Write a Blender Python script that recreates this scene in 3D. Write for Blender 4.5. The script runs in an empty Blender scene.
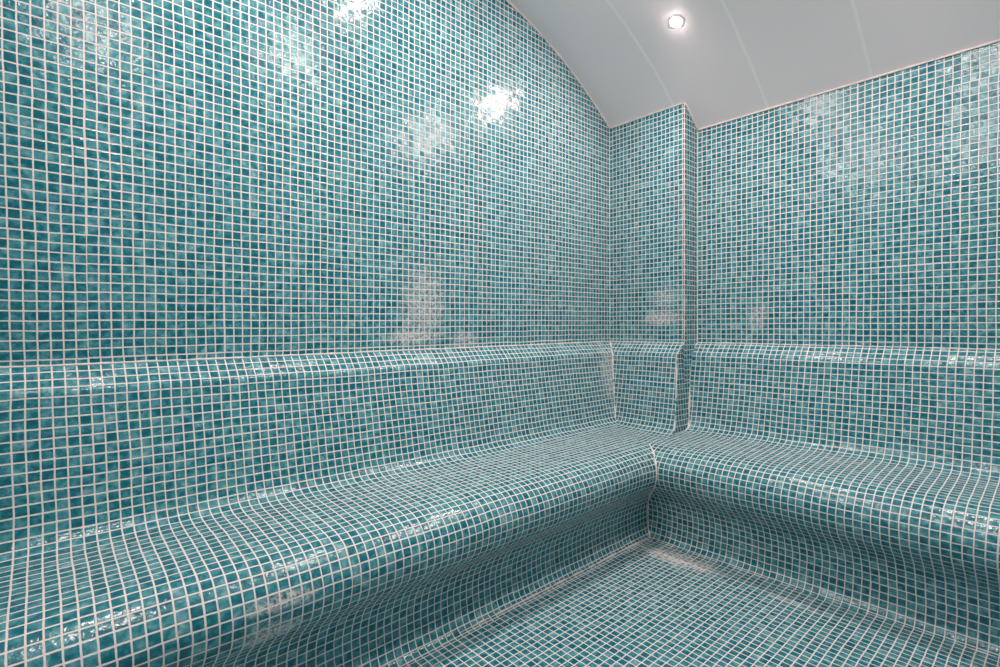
import bpy, bmesh, math, random
from mathutils import Vector, Matrix, noise

random.seed(7)
S = bpy.context.scene
COL = S.collection
T = 0.025            # one mosaic pitch (m); all plan numbers below are in pitches
FLOOR = -35.45       # floor level below the back ledge
W, D = 18.02, 5.28   # pillar width and depth
PU, PV = 0.9921, 1.0135   # mosaic pitch along the back wall / left wall
XR, YF = 79.4, -116.0    # far side wall, entrance wall


def P(x, y, z):
    return Vector((x * T, y * T, (z - FLOOR) * T))


def zc(y):           # barrel vault over the room (axis along x)
    return 64.52 - 16.34 * abs((y + 56.0) / 50.0) ** 2.2


def wob(x, y, z, a=0.10):   # hand-laid unevenness
    v = Vector((x, y, z)) * 0.09
    return Vector((noise.noise(v), noise.noise(v + Vector((31, 7, 3))), noise.noise(v + Vector((5, 51, 17))))) * a


# ------------------------------------------------------------------ materials
class NT:
    def __init__(s, name):
        s.m = bpy.data.materials.new(name)
        s.m.use_nodes = True
        s.t = s.m.node_tree
        s.t.nodes.clear()
        s.out = s.n('ShaderNodeOutputMaterial')
        s.b = s.n('ShaderNodeBsdfPrincipled')
        s.l(s.b.outputs[0], s.out.inputs[0])

    def n(s, t, **k):
        o = s.t.nodes.new(t)
        for a, v in k.items():
            setattr(o, a, v)
        return o

    def l(s, a, b):
        s.t.links.new(a, b)

    def put(s, sock, v):
        if hasattr(v, 'is_output'):
            s.l(v, sock)
        else:
            sock.default_value = v

    def math(s, op, a, b=None, c=None, clamp=False):
        o = s.n('ShaderNodeMath', operation=op, use_clamp=clamp)
        for i, v in enumerate((a, b, c)):
            if v is not None:
                s.put(o.inputs[i], v)
        return o.outputs[0]

    def vec(s, op, a, b=None, scale=None):
        o = s.n('ShaderNodeVectorMath', operation=op)
        s.put(o.inputs[0], a)
        if b is not None:
            s.put(o.inputs[1], b)
        if scale is not None:
            s.put(o.inputs['Scale'], scale)
        return o.outputs['Value'] if op in ('LENGTH', 'DISTANCE', 'DOT_PRODUCT') else o.outputs['Vector']

    def mix(s, f, a, b, mode='MIX'):
        o = s.n('ShaderNodeMix', data_type='RGBA', blend_type=mode)
        s.put(o.inputs[0], f)
        s.put(o.inputs[6], a)
        s.put(o.inputs[7], b)
        return o.outputs[2]

    def noise(s, v, scale, detail=2.0, rough=0.5):
        o = s.n('ShaderNodeTexNoise')
        s.put(o.inputs['Vector'], v)
        o.inputs['Scale'].default_value = scale
        o.inputs['Detail'].default_value = detail
        o.inputs['Roughness'].default_value = rough
        return o

    def smooth(s, x, lo, hi, a=0.0, b=1.0):
        o = s.n('ShaderNodeMapRange', interpolation_type='SMOOTHSTEP')
        s.put(o.inputs[0], x)
        o.inputs[1].default_value = lo
        o.inputs[2].default_value = hi
        o.inputs[3].default_value = a
        o.inputs[4].default_value = b
        return o.outputs[0]

    def ramp(s, f, stops):
        o = s.n('ShaderNodeValToRGB')
        e = o.color_ramp.elements
        while len(e) < len(stops):
            e.new(0.5)
        for q, (p, c) in zip(e, stops):
            q.position = p
            q.color = (*c, 1)
        s.put(o.inputs[0], f)
        return o.outputs[0]


GROUT = (0.80, 0.742, 0.718, 1)
FILM = (0.76, 0.70, 0.69, 1)


def mosaic(name, stains=(), seed=0.0):
    """Glass mosaic over the tile-unit UVs: grout grid, a tint for each piece, wavy glass, lime film stains (u, v, ru, rv, amount)."""
    g = NT(name)
    uv = g.n('ShaderNodeTexCoord').outputs['UV']
    uv0 = g.vec('ADD', uv, (seed * 37.0, seed * 53.0, 0))
    # net-backed sheets laid slightly off one another
    sheet = g.vec('FLOOR', g.vec('SCALE', g.vec('ADD', uv0, (0.001, 0.001, 0)), scale=1 / 13.0))
    wn = g.n('ShaderNodeTexWhiteNoise', noise_dimensions='3D')
    g.l(sheet, wn.inputs['Vector'])
    off = g.vec('SCALE', g.vec('SUBTRACT', wn.outputs['Color'], (0.5, 0.5, 0.5)), scale=0.08)
    low = g.noise(uv0, 0.16, 1.0).outputs['Color']
    off2 = g.vec('SCALE', g.vec('SUBTRACT', low, (0.5, 0.5, 0.5)), scale=0.22)
    mid = g.noise(uv0, 0.9, 1.0).outputs['Color']
    off3 = g.vec('SCALE', g.vec('SUBTRACT', mid, (0.5, 0.5, 0.5)), scale=0.045)
    w = g.vec('ADD', g.vec('ADD', g.vec('ADD', uv0, off), off2), off3)
    cell = g.vec('FLOOR', w)
    fr = g.vec('FRACTION', w)
    c = g.vec('ABSOLUTE', g.vec('SUBTRACT', fr, (0.5, 0.5, 0)))
    sx = g.n('ShaderNodeSeparateXYZ')
    g.l(c, sx.inputs[0])
    # rounded-square distance
    qx = g.math('MAXIMUM', g.math('SUBTRACT', sx.outputs[0], 0.390), 0.0)
    qy = g.math('MAXIMUM', g.math('SUBTRACT', sx.outputs[1], 0.390), 0.0)
    dist = g.math('SQRT', g.math('ADD', g.math('MULTIPLY', qx, qx), g.math('MULTIPLY', qy, qy)))
    jit = g.math('MULTIPLY', g.math('SUBTRACT', g.noise(uv0, 3.1, 1.0).outputs['Fac'], 0.5), 0.035)
    dj = g.math('ADD', dist, jit)
    tile = g.smooth(dj, 0.030, 0.052, 1.0, 0.0)
    # tint of each piece
    cn = g.n('ShaderNodeTexWhiteNoise', noise_dimensions='3D')
    g.l(g.vec('ADD', cell, (0.5, 0.5, 0.5)), cn.inputs['Vector'])
    cs = g.n('ShaderNodeSeparateColor')
    g.l(cn.outputs['Color'], cs.inputs[0])
    blot = g.noise(uv0, 1.05, 3.0, 0.6).outputs['Fac']
    broad = g.noise(uv0, 0.12, 2.0).outputs['Fac']
    tone = g.math('ADD', g.math('MULTIPLY', cs.outputs[0], 0.38),
                  g.math('ADD', g.math('MULTIPLY', g.math('SUBTRACT', blot, 0.5), 2.0),
                         g.math('MULTIPLY', g.math('SUBTRACT', broad, 0.5), 0.35)))
    tone = g.math('ADD', tone, 0.22, clamp=True)
    col = g.ramp(tone, TONES)
    hsv = g.n('ShaderNodeHueSaturation')
    g.put(hsv.inputs['Hue'], g.math('ADD', 0.496, g.math('MULTIPLY', cs.outputs[1], 0.016)))
    g.put(hsv.inputs['Saturation'], 1.0)
    g.l(col, hsv.inputs['Color'])
    col = hsv.outputs[0]
    # film / lime stains with their own outlines
    film = None
    for (u, v, ru, rv, amt) in stains:
        d = g.vec('LENGTH', g.vec('MULTIPLY', g.vec('SUBTRACT', uv, (u, v, 0)), (1 / ru, 1 / rv, 0)))
        n_ = g.noise(uv0, 0.75, 4.0, 0.65).outputs['Fac']
        dd = g.math('ADD', d, g.math('MULTIPLY', g.math('SUBTRACT', n_, 0.5), 2.2))
        n2 = g.smooth(g.noise(uv0, 2.3, 3.0, 0.6).outputs['Fac'], 0.35, 0.62)
        k = g.math('MULTIPLY', g.math('MULTIPLY', g.smooth(dd, 0.35, 1.35, 1.0, 0.0), n2), amt)
        film = k if film is None else g.math('MAXIMUM', film, k)
    # specks of lime all over
    sp = g.noise(uv0, 1.9, 3.0, 0.7).outputs['Fac']
    speck = g.math('MULTIPLY', g.smooth(sp, 0.715, 0.76), 0.55)
    film = speck if film is None else g.math('MAXIMUM', film, speck)
    gn = g.noise(uv0, 0.5, 3.0).outputs['Fac']
    grout = g.mix(g.math('MULTIPLY', gn, 0.5), GROUT, (0.70, 0.61, 0.565, 1))
    colt = g.mix(film, col, FILM)
    full = g.mix(tile, grout, colt)
    g.l(full, g.b.inputs['Base Color'])
    rough_t = g.math('ADD', 0.165, g.math('MULTIPLY', film, 0.45))
    rough = g.math('ADD', g.math('MULTIPLY', tile, g.math('SUBTRACT', rough_t, 0.75)), 0.75)
    g.l(rough, g.b.inputs['Roughness'])
    g.b.inputs['IOR'].default_value = 1.5
    g.b.inputs['Specular IOR Level'].default_value = 0.42
    # each piece sits at its own slight angle; the glass itself is wavy
    geo = g.n('ShaderNodeNewGeometry').outputs['Normal']
    tilt = g.vec('SCALE', g.vec('SUBTRACT', cn.outputs['Color'], (0.5, 0.5, 0.5)), scale=0.065)
    tilt = g.vec('SCALE', tilt, scale=tile)
    nrm = g.vec('NORMALIZE', g.vec('ADD', geo, tilt))
    wav = g.math('ADD', g.noise(uv0, 2.0, 1.0, 0.5).outputs['Fac'], g.math('MULTIPLY', g.noise(uv0, 6.5, 1.0, 0.5).outputs['Fac'], 0.30))
    pil = g.smooth(dj, -0.02, 0.07, 1.0, 0.0)
    h = g.math('ADD', g.math('MULTIPLY', pil, 0.50), g.math('MULTIPLY', wav, 0.55))
    bp = g.n('ShaderNodeBump')
    bp.inputs['Strength'].default_value = 1.0
    bp.inputs['Distance'].default_value = 0.0013
    g.l(h, bp.inputs['Height'])
    g.l(nrm, bp.inputs['Normal'])
    g.l(bp.outputs[0], g.b.inputs['Normal'])
    return g.m


TONES = [(0.0, (0.005, 0.122, 0.155)), (0.25, (0.010, 0.160, 0.202)), (0.52, (0.050, 0.255, 0.292)),
         (0.76, (0.125, 0.345, 0.380)), (1.0, (0.300, 0.450, 0.455))]


def plain(name, col, rough, bump=0.0, scale=40.0, vary=0.06):
    g = NT(name)
    tc = g.n('ShaderNodeTexCoord').outputs['Object']
    n1 = g.noise(tc, 3.0, 4.0).outputs['Fac']
    lo = tuple(c * (1 - vary) for c in col) + (1,)
    hi = tuple(min(1, c * (1 + vary)) for c in col) + (1,)
    g.l(g.mix(n1, lo, hi), g.b.inputs['Base Color'])
    g.b.inputs['Roughness'].default_value = rough
    if bump:
        n2 = g.noise(tc, scale, 3.0).outputs['Fac']
        bp = g.n('ShaderNodeBump')
        bp.inputs['Strength'].default_value = 0.6
        bp.inputs['Distance'].default_value = bump
        g.l(n2, bp.inputs['Height'])
        g.l(bp.outputs[0], g.b.inputs['Normal'])
    return g.m


def lamp_mat(name, col, strength):
    g = NT(name)
    g.b.inputs['Base Color'].default_value = (0.9, 0.9, 0.88, 1)
    g.b.inputs['Emission Color'].default_value = (*col, 1)
    g.b.inputs['Emission Strength'].default_value = strength
    return g.m


M_CEIL = plain('satin white ceiling panel', (0.88, 0.79, 0.80), 0.5, 0.0006, 14.0, 0.02)
M_JOINT = plain('ceiling joint strip', (0.93, 0.87, 0.86), 0.55, 0.0004, 60.0)
M_BEAD = plain('pink white grout bead', (0.80, 0.70, 0.665), 0.8, 0.0015, 90.0, 0.1)
M_RING = plain('white lamp trim', (0.86, 0.85, 0.83), 0.35)
M_LENS = lamp_mat('lit frosted lens', (1.0, 0.855, 0.80), 1880.0)


# ------------------------------------------------------------------ mesh helpers
def finish(name, me, mat, parent=None, normals=None):
    me.materials.append(mat)
    for p in me.polygons:
        p.use_smooth = True
    me.update()
    if normals is not None:
        me.normals_split_custom_set_from_vertices([tuple(n) for n in normals])
    o = bpy.data.objects.new(name, me)
    COL.objects.link(o)
    if parent is not None:
        o.parent = parent
        o.matrix_parent_inverse = Matrix.Translation(-parent.location)
    return o


class Sheet:
    """Grids of vertices with tile-unit UVs, several grids in one mesh."""
    def __init__(s):
        s.v, s.n, s.f, s.uv = [], [], [], []

    def grid(s, rows, face):
        """rows[i][j] = (pos in pitches, normal, (u, v)); face = direction the sheet looks to."""
        b = len(s.v)
        ni, nj = len(rows), len(rows[0])
        for r in rows:
            for (p, n, t) in r:
                s.v.append(P(*p))
                s.n.append(Vector(n).normalized())
                s.uv.append(t)
        q = [b, b + 1, b + nj + 1, b + nj]
        k = (ni // 2 - 1) * nj + nj // 2 - 1 if ni > 2 and nj > 2 else 0
        q = [i + max(k, 0) for i in q]
        nn = (s.v[q[1]] - s.v[q[0]]).cross(s.v[q[3]] - s.v[q[0]])
        flip = nn.dot(s.n[q[0]]) < 0
        for i in range(ni - 1):
            for j in range(nj - 1):
                a = b + i * nj + j
                f = (a, a + 1, a + nj + 1, a + nj)
                s.f.append(f[::-1] if flip else f)

    def build(s, name, mat, parent=None):
        me = bpy.data.meshes.new(name)
        me.from_pydata(s.v, [], s.f)
        lay = me.uv_layers.new(name='UVMap')
        for lp in me.loops:
            lay.data[lp.index].uv = s.uv[lp.vertex_index]
        return finish(name, me, mat, parent, s.n)


def bead(name, paths, r, mat, parent=None, lump=0.35, flat=1.0):
    """Irregular rope of grout or sealant along paths (points in pitches), one mesh."""
    bm = bmesh.new()
    NS = 8
    for pts in paths:
        dense = []
        for a, b in zip(pts, pts[1:]):
            a, b = Vector(a), Vector(b)
            k = max(1, int((b - a).length / 0.45))
            dense += [a.lerp(b, i / k) for i in range(k)]
        dense.append(Vector(pts[-1]))
        rings = []
        for i, p in enumerate(dense):
            t = (dense[min(i + 1, len(dense) - 1)] - dense[max(i - 1, 0)]).normalized()
            u = t.cross(Vector((0.31, 0.52, 0.79))).normalized()
            w = t.cross(u)
            rr = r * (1 + lump * noise.noise(p * 0.9) * 2 + lump * noise.noise(p * 0.23 + Vector((9, 9, 9))) * 1.2)
            rr = max(rr, r * 0.35)
            if i in (0, len(dense) - 1):
                rr *= 0.4
            rings.append([bm.verts.new(P(*(p + (u * math.cos(2 * math.pi * k / NS) + w * math.sin(2 * math.pi * k / NS)) * rr))) for k in range(NS)])
        for a, b in zip(rings, rings[1:]):
            for k in range(NS):
                bm.faces.new((a[k], a[(k + 1) % NS], b[(k + 1) % NS], b[k]))
        bm.faces.new(rings[0][::-1])
        bm.faces.new(rings[-1])
    bmesh.ops.recalc_face_normals(bm, faces=bm.faces)
    me = bpy.data.meshes.new(name)
    bm.to_mesh(me)
    bm.free()
    return finish(name, me, mat, parent)


def struct(o, label):
    o['kind'] = 'structure'
    o['label'] = label
    return o


# ------------------------------------------------------------------ bench section (distance from wall, height from ledge line)
KN = [(0.0, 0.0), (0.85, -0.75), (1.55, -1.55), (2.10, -2.15), (2.36, -2.70), (2.47, -3.5), (2.72, -5.2), (3.08, -7.3), (3.50, -9.7),
      (3.92, -12.2), (4.22, -13.8), (4.50, -15.0), (4.85, -15.95), (5.35, -16.55), (6.2, -17.0), (7.7, -17.28), (10.6, -17.46),
      (13.7, -17.64), (16.4, -17.86), (17.9, -18.08), (19.0, -18.42), (19.9, -18.90), (20.65, -19.62), (21.2, -20.45), (21.52, -21.3),
      (21.64, -22.2), (21.50, -23.3), (21.08, -24.35), (20.30, -25.35), (19.3, -26.28), (18.3, -27.3), (17.55, -28.55), (17.1, -29.9),
      (16.95, -31.1), (17.02, -32.4), (17.22, -33.6), (17.55, -34.55), (18.1, -35.15), (19.0, -35.46), (20.4, -35.62)]


def catmull(k, n=5):
    out = []
    for i in range(len(k) - 1):
        p0, p1, p2, p3 = (Vector(k[max(i - 1, 0)]), Vector(k[i]), Vector(k[i + 1]), Vector(k[min(i + 2, len(k) - 1)]))
        for j in range(n):
            t = j / n
            out.append(0.5 * (2 * p1 + (p2 - p0) * t + (2 * p0 - 5 * p1 + 4 * p2 - p3) * t * t + (3 * p1 - p0 - 3 * p2 + p3) * t ** 3))
    out.append(Vector(k[-1]))
    return out


PR = catmull(KN)
SS = [0.0]
for a_, b_ in zip(PR, PR[1:]):
    SS.append(SS[-1] + (b_ - a_).length)
NRM = []
for i in range(len(PR)):
    t_ = (PR[min(i + 1, len(PR) - 1)] - PR[max(i - 1, 0)]).normalized()
    NRM.append(Vector((-t_.y, t_.x)))       # away from the wall / upward on the seat
i_cove = 15 * 5
i_nose = 25 * 5


def seat_z(d):
    for a, b in zip(PR[i_cove - 10:], PR[i_cove - 9:]):
        if a.x <= d <= b.x and b.x > a.x:
            return a.y + (b.y - a.y) * (d - a.x) / (b.x - a.x)
    return -17.3


def side_x(d):       # side of the pillar below the ledge line, a little out of plumb
    return W - 0.30 * min(d / 2.3, 1) + 1.2 * min(max((d - 2.3) / 3.2, 0), 1)


def steps(a, b, n):
    return [a + (b - a) * i / n for i in range(n + 1)]


def left_rows(i0, i1, shift=0.0):
    rows = []
    for i in range(i0, i1 + 1):
        d, z = PR[i]
        yend = -D - d if i1 <= i_cove else -d
        r = []
        for y in steps(YF, yend, 60):
            q = Vector((d, y, z)) + wob(d, y, z)
            r.append((q, (NRM[i].x, 0, NRM[i].y), ((y + D) / PV, SS[i] + shift)))
        rows.append(r)
    return rows


def back_rows(i0, i1, shift=0.4):
    rows = []
    for i in range(i0, i1 + 1):
        d, z = PR[i]
        x0 = side_x(d) if i1 <= i_cove else d
        r = []
        for x in steps(x0, XR, 60):
            q = Vector((x, -d, z)) + wob(x, -d, z)
            r.append((q, (0, -NRM[i].x, NRM[i].y), ((x - W) / PU, SS[i] + shift)))
        rows.append(r)
    return rows


def pillar_rows(side):
    rows = []
    for i in range(0, i_cove + 1):
        d, z = PR[i]
        k = min(max((d - 4.9) / (7.6 - 4.9), 0), 1)
        k = k * k * (3 - 2 * k)
        xs = side_x(d)
        a, b = (d, xs) if side == 'front' else (-D - d, -d)
        r = []
        for t in steps(a, b, 24):
            x, y = (t, -D - d) if side == 'front' else (xs, t)
            zz = z * (1 - k) + (seat_z(min(x, -y)) + 0.03) * k
            q = Vector((x, y, zz)) + wob(x, y, z)
            if side == 'front':
                r.append((q, (0, -NRM[i].x, NRM[i].y), (x / PP, SS[i] + 0.2)))
            else:
                r.append((q, (1, 0, 0), ((y + D) / 1.0, z)))
        rows.append(r)
    return rows


PP = 0.925    # mosaic pitch across the pillar

# ------------------------------------------------------------------ materials with their stains
mat_left = mosaic('teal mosaic of left wall', [(-49.2, 6.5, 4.0, 6.0, 0.6), (-51.0, 1.4, 5.5, 1.3, 0.8), (-41.0, 0.6, 3.0, 1.6, 0.5)], 0.0)
mat_back = mosaic('teal mosaic of back wall', [(12.0, 4.6, 1.8, 2.4, 0.5)], 1.0)
mat_pil = mosaic('teal mosaic of pillar', [(14.0, 4.4, 4.6, 1.5, 0.8), (14.5, 8.5, 3.4, 2.2, 0.45)], 2.0)
mat_bl = mosaic('teal mosaic of left bench', [(-4.4, 8.0, 2.6, 6.0, 0.6), (-79.6, 39.0, 2.8, 1.3, 0.9), (-79.0, 35.9, 3.0, 0.8, 0.9)], 3.0)
mat_bb = mosaic('teal mosaic of back bench', [(0.3, 18.0, 1.2, 1.5, 0.8)], 4.0)
mat_fl = mosaic('teal mosaic of floor', [(8.0, -16.7, 7.0, 2.4, 1.0), (1.0, -12.8, 1.6, 1.2, 0.8), (26.0, -17.5, 3.5, 1.0, 0.35)], 5.0)

# ------------------------------------------------------------------ setting
sh = Sheet()
rows = []
for y in steps(YF - 2, 1.0, 80):
    k = max(0.0, min(1.0, (-D - y) / 98.0))
    r = []
    for t in steps(FLOOR, zc(y) + 0.6, 40):
        x = 0.039 * max(t, 0) * k
        r.append((Vector((x, y, t)), (1, 0, -0.039 * k if t > 0 else 0), ((y + D) / PV, t - 0.674)))
    rows.append(r)
sh.grid(rows, None)
struct(sh.build('wall_left', mat_left), 'long left wall of small teal glass mosaic under the vault')

sh = Sheet()
rows = [[(Vector((x, 0, z)), (0, -1, 0), ((x - W) / PU, z - 0.82)) for z in steps(FLOOR, zc(0) + 0.6, 30)] for x in steps(-1, XR + 1, 60)]
sh.grid(rows, None)
struct(sh.build('wall_back', mat_back), 'back wall of teal glass mosaic right of the pillar')

sh = Sheet()
rows = [[(Vector((x, -D, z)), (0, -1, 0), (x / PP, z - 0.62)) for z in steps(FLOOR, zc(-D) + 0.5, 30)] for x in steps(-0.5, W, 20)]
sh.grid(rows, None)
rows = [[(Vector((W, y, z)), (1, 0, 0), ((y + D) / 1.0, z - 0.62)) for z in
         [FLOOR + (zc(y) + 0.5 - FLOOR) * i / 30 for i in range(31)]] for y in steps(-D, 0.5, 8)]
sh.grid(rows, None)
struct(sh.build('wall_corner', mat_pil), 'square mosaic pillar standing in the corner between the two walls')

sh = Sheet()
rows = [[(Vector((x, y, FLOOR)), (0, 0, 1), ((x - W) / PU, (y + D) / PV)) for y in steps(YF - 2, 1, 30)] for x in steps(-1, XR + 1, 30)]
sh.grid(rows, None)
struct(sh.build('floor', mat_fl), 'teal mosaic floor between the two benches')

mat_far = mosaic('teal mosaic of unseen walls', [], 6.0)
sh = Sheet()
rows = [[(Vector((XR, y, z)), (-1, 0, 0), (y, z)) for z in steps(FLOOR, zc(y) + 0.6, 20)] for y in steps(YF - 2, 1, 60)]
sh.grid(rows, None)
struct(sh.build('wall_right', mat_far), 'teal mosaic wall opposite the left wall')
sh = Sheet()
for (x0, x1, z0, z1) in ((-1, 30, FLOOR, zc(YF) + 0.6), (64, XR + 1, FLOOR, zc(YF) + 0.6), (30, 64, 36, zc(YF) + 0.6)):  # wall pieces around a doorway gap added to let fill light in
    rows = [[(Vector((x, YF, z)), (0, 1, 0), (x, z)) for z in steps(z0, z1, 10)] for x in steps(x0, x1, 10)]
    sh.grid(rows, None)
struct(sh.build('wall_front', mat_far), 'entrance wall behind the camera with a doorway gap added for fill light')

sh = Sheet()
rows = []
for y in steps(YF - 2, 1.5, 90):
    sl = (zc(y + 0.05) - zc(y - 0.05)) / 0.1
    rows.append([(Vector((x, y, zc(y))), (0, sl, -1), (x, y)) for x in steps(-1.5, XR + 1.5, 40)])
sh.grid(rows, None)
ceil = struct(sh.build('ceiling', M_CEIL), 'curved pale grey ceiling of wide panels')

# flat strips over the panel joints
for xs in [15.7 + 16 * k for k in range(4)]:
    bm = bmesh.new()
    prev = None
    ys = steps(YF, 0.0, 120)
    for y in ys:
        sl = (zc(y + 0.05) - zc(y - 0.05)) / 0.1
        n = Vector((0, sl, -1)).normalized()
        jx = 0.10 * noise.noise(Vector((xs, y * 0.21, 0)))
        hw = 0.25 + 0.05 * noise.noise(Vector((xs, y * 0.33, 5)))
        c0 = Vector((xs + jx, y, zc(y)))
        ring = [bm.verts.new(P(*(c0 + Vector((sx * hw, 0, 0)) + n * dn))) for sx, dn in ((-1, -0.01), (-0.75, 0.012), (0.75, 0.012), (1, -0.01))]
        if prev:
            for k in range(3):
                bm.faces.new((prev[k], prev[k + 1], ring[k + 1], ring[k]))
        prev = ring
    bmesh.ops.recalc_face_normals(bm, faces=bm.faces)
    me = bpy.data.meshes.new('joint_strip')
    bm.to_mesh(me)
    bm.free()
    o = finish('joint_strip', me, M_JOINT, ceil)
    for p in me.polygons:
        p.use_smooth = False

# sealant where walls meet the vault, and grout in the wall corners
arch = [(0.039 * zc(y) * max(0, (-D - y) / 98.0) + 0.12, y, zc(y) - 0.12) for y in steps(YF, -D - 0.1, 90)]
struct(bead('trim_1', [arch], 0.14, M_BEAD), 'white sealant bead along the arched top of the left wall')
struct(bead('trim_2', [[(W, -0.12, zc(0) - 0.1), (XR, -0.12, zc(0) - 0.1)]], 0.14, M_BEAD), 'white sealant bead along the top of the back wall')
struct(bead('trim_3', [[(0, -D - 0.12, zc(-D) - 0.1), (W, -D - 0.12, zc(-D) - 0.1)],
                       [(W + 0.1, y, zc(y) - 0.1) for y in steps(-D, 0, 6)]], 0.14, M_BEAD), 'white sealant bead around the top of the corner pillar')
struct(bead('trim_4', [[(0.02, -D - 0.02, 0), (0.02, -D - 0.02, zc(-D))]], 0.10, M_BEAD), 'grout line where the left wall meets the pillar')
struct(bead('trim_5', [[(W - 0.04, -D + 0.04, 0), (W - 0.04, -D + 0.04, zc(-D))]], 0.10, M_BEAD), 'grout line down the outer edge of the pillar')
struct(bead('trim_6', [[(W + 0.02, -0.02, 0), (W + 0.02, -0.02, zc(0))]], 0.10, M_BEAD), 'grout line where the pillar meets the back wall')


# ------------------------------------------------------------------ benches
def empty(name, loc, label, cat, group=None):
    o = bpy.data.objects.new(name, None)
    COL.objects.link(o)
    o.location = loc
    o['label'] = label
    o['category'] = cat
    if group:
        o['group'] = group
    return o


bl = empty('tiled_bench', P(10, -60, FLOOR), 'long teal mosaic bench with rounded front running along the left wall', 'bench', 'built-in mosaic benches')
bb = empty('tiled_bench', P(60, -10, FLOOR), 'teal mosaic bench with rounded front along the back wall, right of the pillar', 'bench', 'built-in mosaic benches')


def part(nm, grids, mat, parent):
    s = Sheet()
    for gr in grids:
        s.grid(gr, None)
    return s.build(nm, mat, parent)


part('backrest', [left_rows(0, i_cove)], mat_bl, bl)
part('seat', [left_rows(i_cove, i_nose)], mat_bl, bl)
part('riser', [left_rows(i_nose, len(PR) - 1)], mat_bl, bl)
part('backrest', [back_rows(0, i_cove), pillar_rows('front'), pillar_rows('side')], mat_bb, bb)
part('seat', [back_rows(i_cove, i_nose)], mat_bb, bb)
part('riser', [back_rows(i_nose, len(PR) - 1)], mat_bb, bb)

# grout ropes in the mitres
def mitre(f, i0, i1, st=2):
    return [tuple(Vector(f(*PR[i])) + wob(*f(*PR[i]))) for i in range(i0, i1 + 1, st)]


bead('grout_joint', [[tuple(Vector((18.25, y, -35.22)) + wob(18.25, y, -35.2)) for y in steps(-62, -18.2, 60)]], 0.13, M_BEAD, bl, 0.6)
bead('grout_joint', [[tuple(Vector((x, -18.62, -35.42)) + wob(x, -18.6, -35.4)) for x in steps(18.6, XR, 80)]], 0.07, M_BEAD, bb, 0.5)
i_lip = 19 * 5
bead('grout_joint', [mitre(lambda d, z: (d, -d, z), i_lip, len(PR) - 6)], 0.16, M_BEAD, bl, 0.7)['label'] = 'pale grout line in the inside corner of the two benches'
bead('grout_joint', [mitre(lambda d, z: (d, -D - d, z), 0, i_cove - 10)], 0.15, M_BEAD, bl, 0.8)
bead('grout_joint', [mitre(lambda d, z: (side_x(d) + 0.03, -d, z), 0, i_cove - 2)], 0.14, M_BEAD, bb, 0.7)
bead('grout_joint', [mitre(lambda d, z: (side_x(d) - 0.05, -D - d + 0.05, z), 0, i_cove - 8)], 0.12, M_BEAD, bb, 0.7)
bead('grout_joint', [[tuple(Vector((0.02, y, 0.0)) + wob(0, y, 0)) for y in steps(YF, -D, 100)]], 0.14, M_BEAD, bl, 0.3)
bead('grout_joint', [[tuple(Vector((x, -D - 0.02, 0.0)) + wob(x, -D, 0)) for x in steps(0, W, 20)],
                     [tuple(Vector((x, -0.02, 0.0)) + wob(x, 0, 0)) for x in steps(W, XR, 100)]], 0.10, M_BEAD, bb, 0.4)


# ------------------------------------------------------------------ downlights
def lathe(name, prof, mat, parent, mtx, n=24, smooth=True):
    bm = bmesh.new()
    rings = []
    for (r, z) in prof:
        if r < 1e-6:
            rings.append([bm.verts.new(mtx @ Vector((0, 0, z)))])
        else:
            rings.append([bm.verts.new(mtx @ Vector((r * math.cos(2 * math.pi * k / n), r * math.sin(2 * math.pi * k / n), z))) for k in range(n)])
    for a, b in zip(rings, rings[1:]):
        for k in range(n):
            k2 = (k + 1) % n
            if len(b) == 1:
                bm.faces.new((a[k], a[k2], b[0]))
            elif len(a) == 1:
                bm.faces.new((a[0], b[k2], b[k]))
            else:
                bm.faces.new((a[k], a[k2], b[k2], b[k]))
    bmesh.ops.recalc_face_normals(bm, faces=bm.faces)
    me = bpy.data.meshes.new(name)
    bm.to_mesh(me)
    bm.free()
    o = finish(name, me, mat, parent)
    if not smooth:
        for p in me.polygons:
            p.use_smooth = False
    return o


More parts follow.
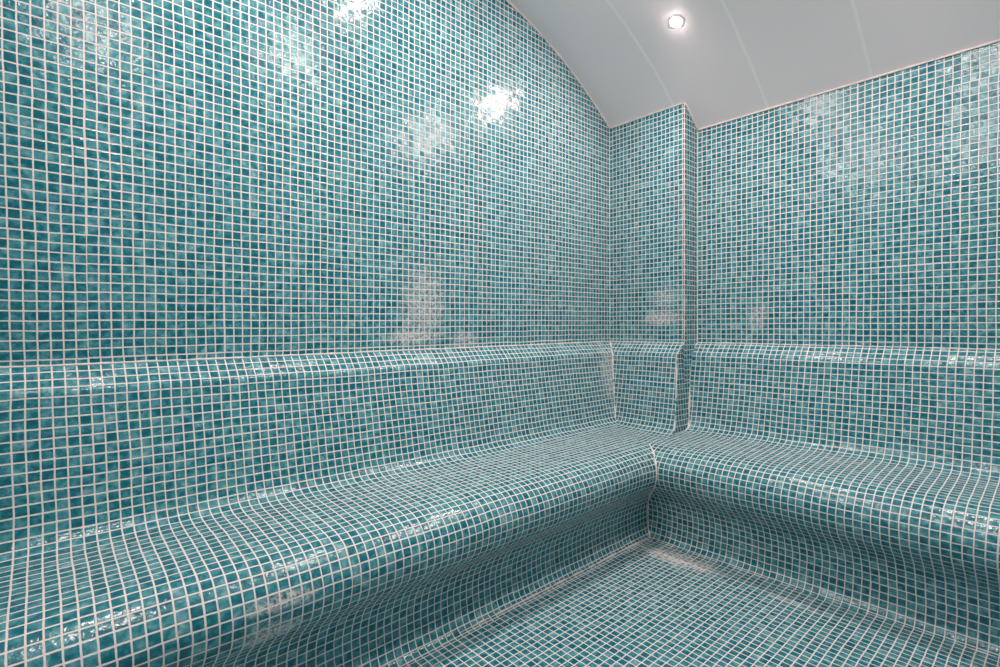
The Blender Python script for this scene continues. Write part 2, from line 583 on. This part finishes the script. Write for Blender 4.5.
def downlight(x, y, label):
    e = empty('recessed_downlight', P(x, y, zc(y)), label, 'ceiling light', 'recessed downlights in the vault')
    sl = (zc(y + 0.05) - zc(y - 0.05)) / 0.1
    zaxis = Vector((0, sl, -1)).normalized()           # out of the ceiling
    R = zaxis.to_track_quat('Z', 'Y').to_matrix().to_4x4()
    mt = Matrix.Translation(e.location) @ R
    a = lathe('trim_ring', [(0.0213, -0.002), (0.0213, 0.0004), (0.0265, 0.0009), (0.0315, 0.0007), (0.0330, 0.0), (0.0330, -0.003)], M_RING, e, mt, 64, False)
    b = lathe('lens', [(0.0210, -0.001), (0.0209, 0.0006), (0.0190, 0.0014), (0.0145, 0.0022), (0.0075, 0.0027), (0, 0.0029)], M_LENS, e, mt)
    b['label'] = 'glowing frosted lens'
    return e


downlight(23.7, -18.6, 'round lit downlight in the curved ceiling, the one lamp seen above the pillar')
spots = [(23.7, -56, 'middle'), (23.7, -93.4, 'rear'), (55.6, -18.6, 'near back wall'), (55.6, -56, 'middle'), (55.6, -93.4, 'rear')]
col_name = {23.7: 'nearest the left wall', 55.6: 'nearest the right wall'}
row_name = {'middle': 'at the crown', 'rear': 'above the entrance side', 'near back wall': 'above the back wall'}
for x, y, w_ in spots:
    downlight(x, y, 'lit downlight %s, row %s, outside the picture' % (row_name[w_], col_name[x]))

# even world fill light, added to come in through the doorway gap
wd = bpy.data.worlds.new('World')
S.world = wd
wd.use_nodes = True
wd.node_tree.nodes['Background'].inputs[0].default_value = (1.0, 0.95, 0.92, 1)
wd.node_tree.nodes['Background'].inputs[1].default_value = 0.40

# ------------------------------------------------------------------ camera
yaw, pit, rol = math.radians(-48.066), math.radians(-1.001), math.radians(-0.353)
c, s = math.cos(yaw), math.sin(yaw)
r = Vector((c, -s, 0))
fw = Vector((s * math.cos(pit), c * math.cos(pit), math.sin(pit)))
u = r.cross(fw)
r2 = r * math.cos(rol) + u * math.sin(rol)
u2 = -r * math.sin(rol) + u * math.cos(rol)
cam = bpy.data.cameras.new('camera')
co = bpy.data.objects.new('camera', cam)
COL.objects.link(co)
m3 = Matrix((r2, u2, -fw)).transposed()
co.matrix_world = Matrix.Translation(P(70.4756, -101.8585, 3.9646)) @ m3.to_4x4()
cam.sensor_width = 36.0
cam.lens = 519.39 / 1000 * 36.0
cam.clip_start = 0.02
S.camera = co

S.view_settings.view_transform = 'Standard'
S.view_settings.look = 'None'
S.view_settings.gamma = 1.0
S.view_settings.use_curve_mapping = False
S.view_settings.exposure = 0.12
S.cycles.use_denoising = True
S.cycles.max_bounces = 12
S.cycles.diffuse_bounces = 8
S.cycles.sample_clamp_indirect = 4.0
S.cycles.caustics_reflective = False
S.cycles.caustics_refractive = False
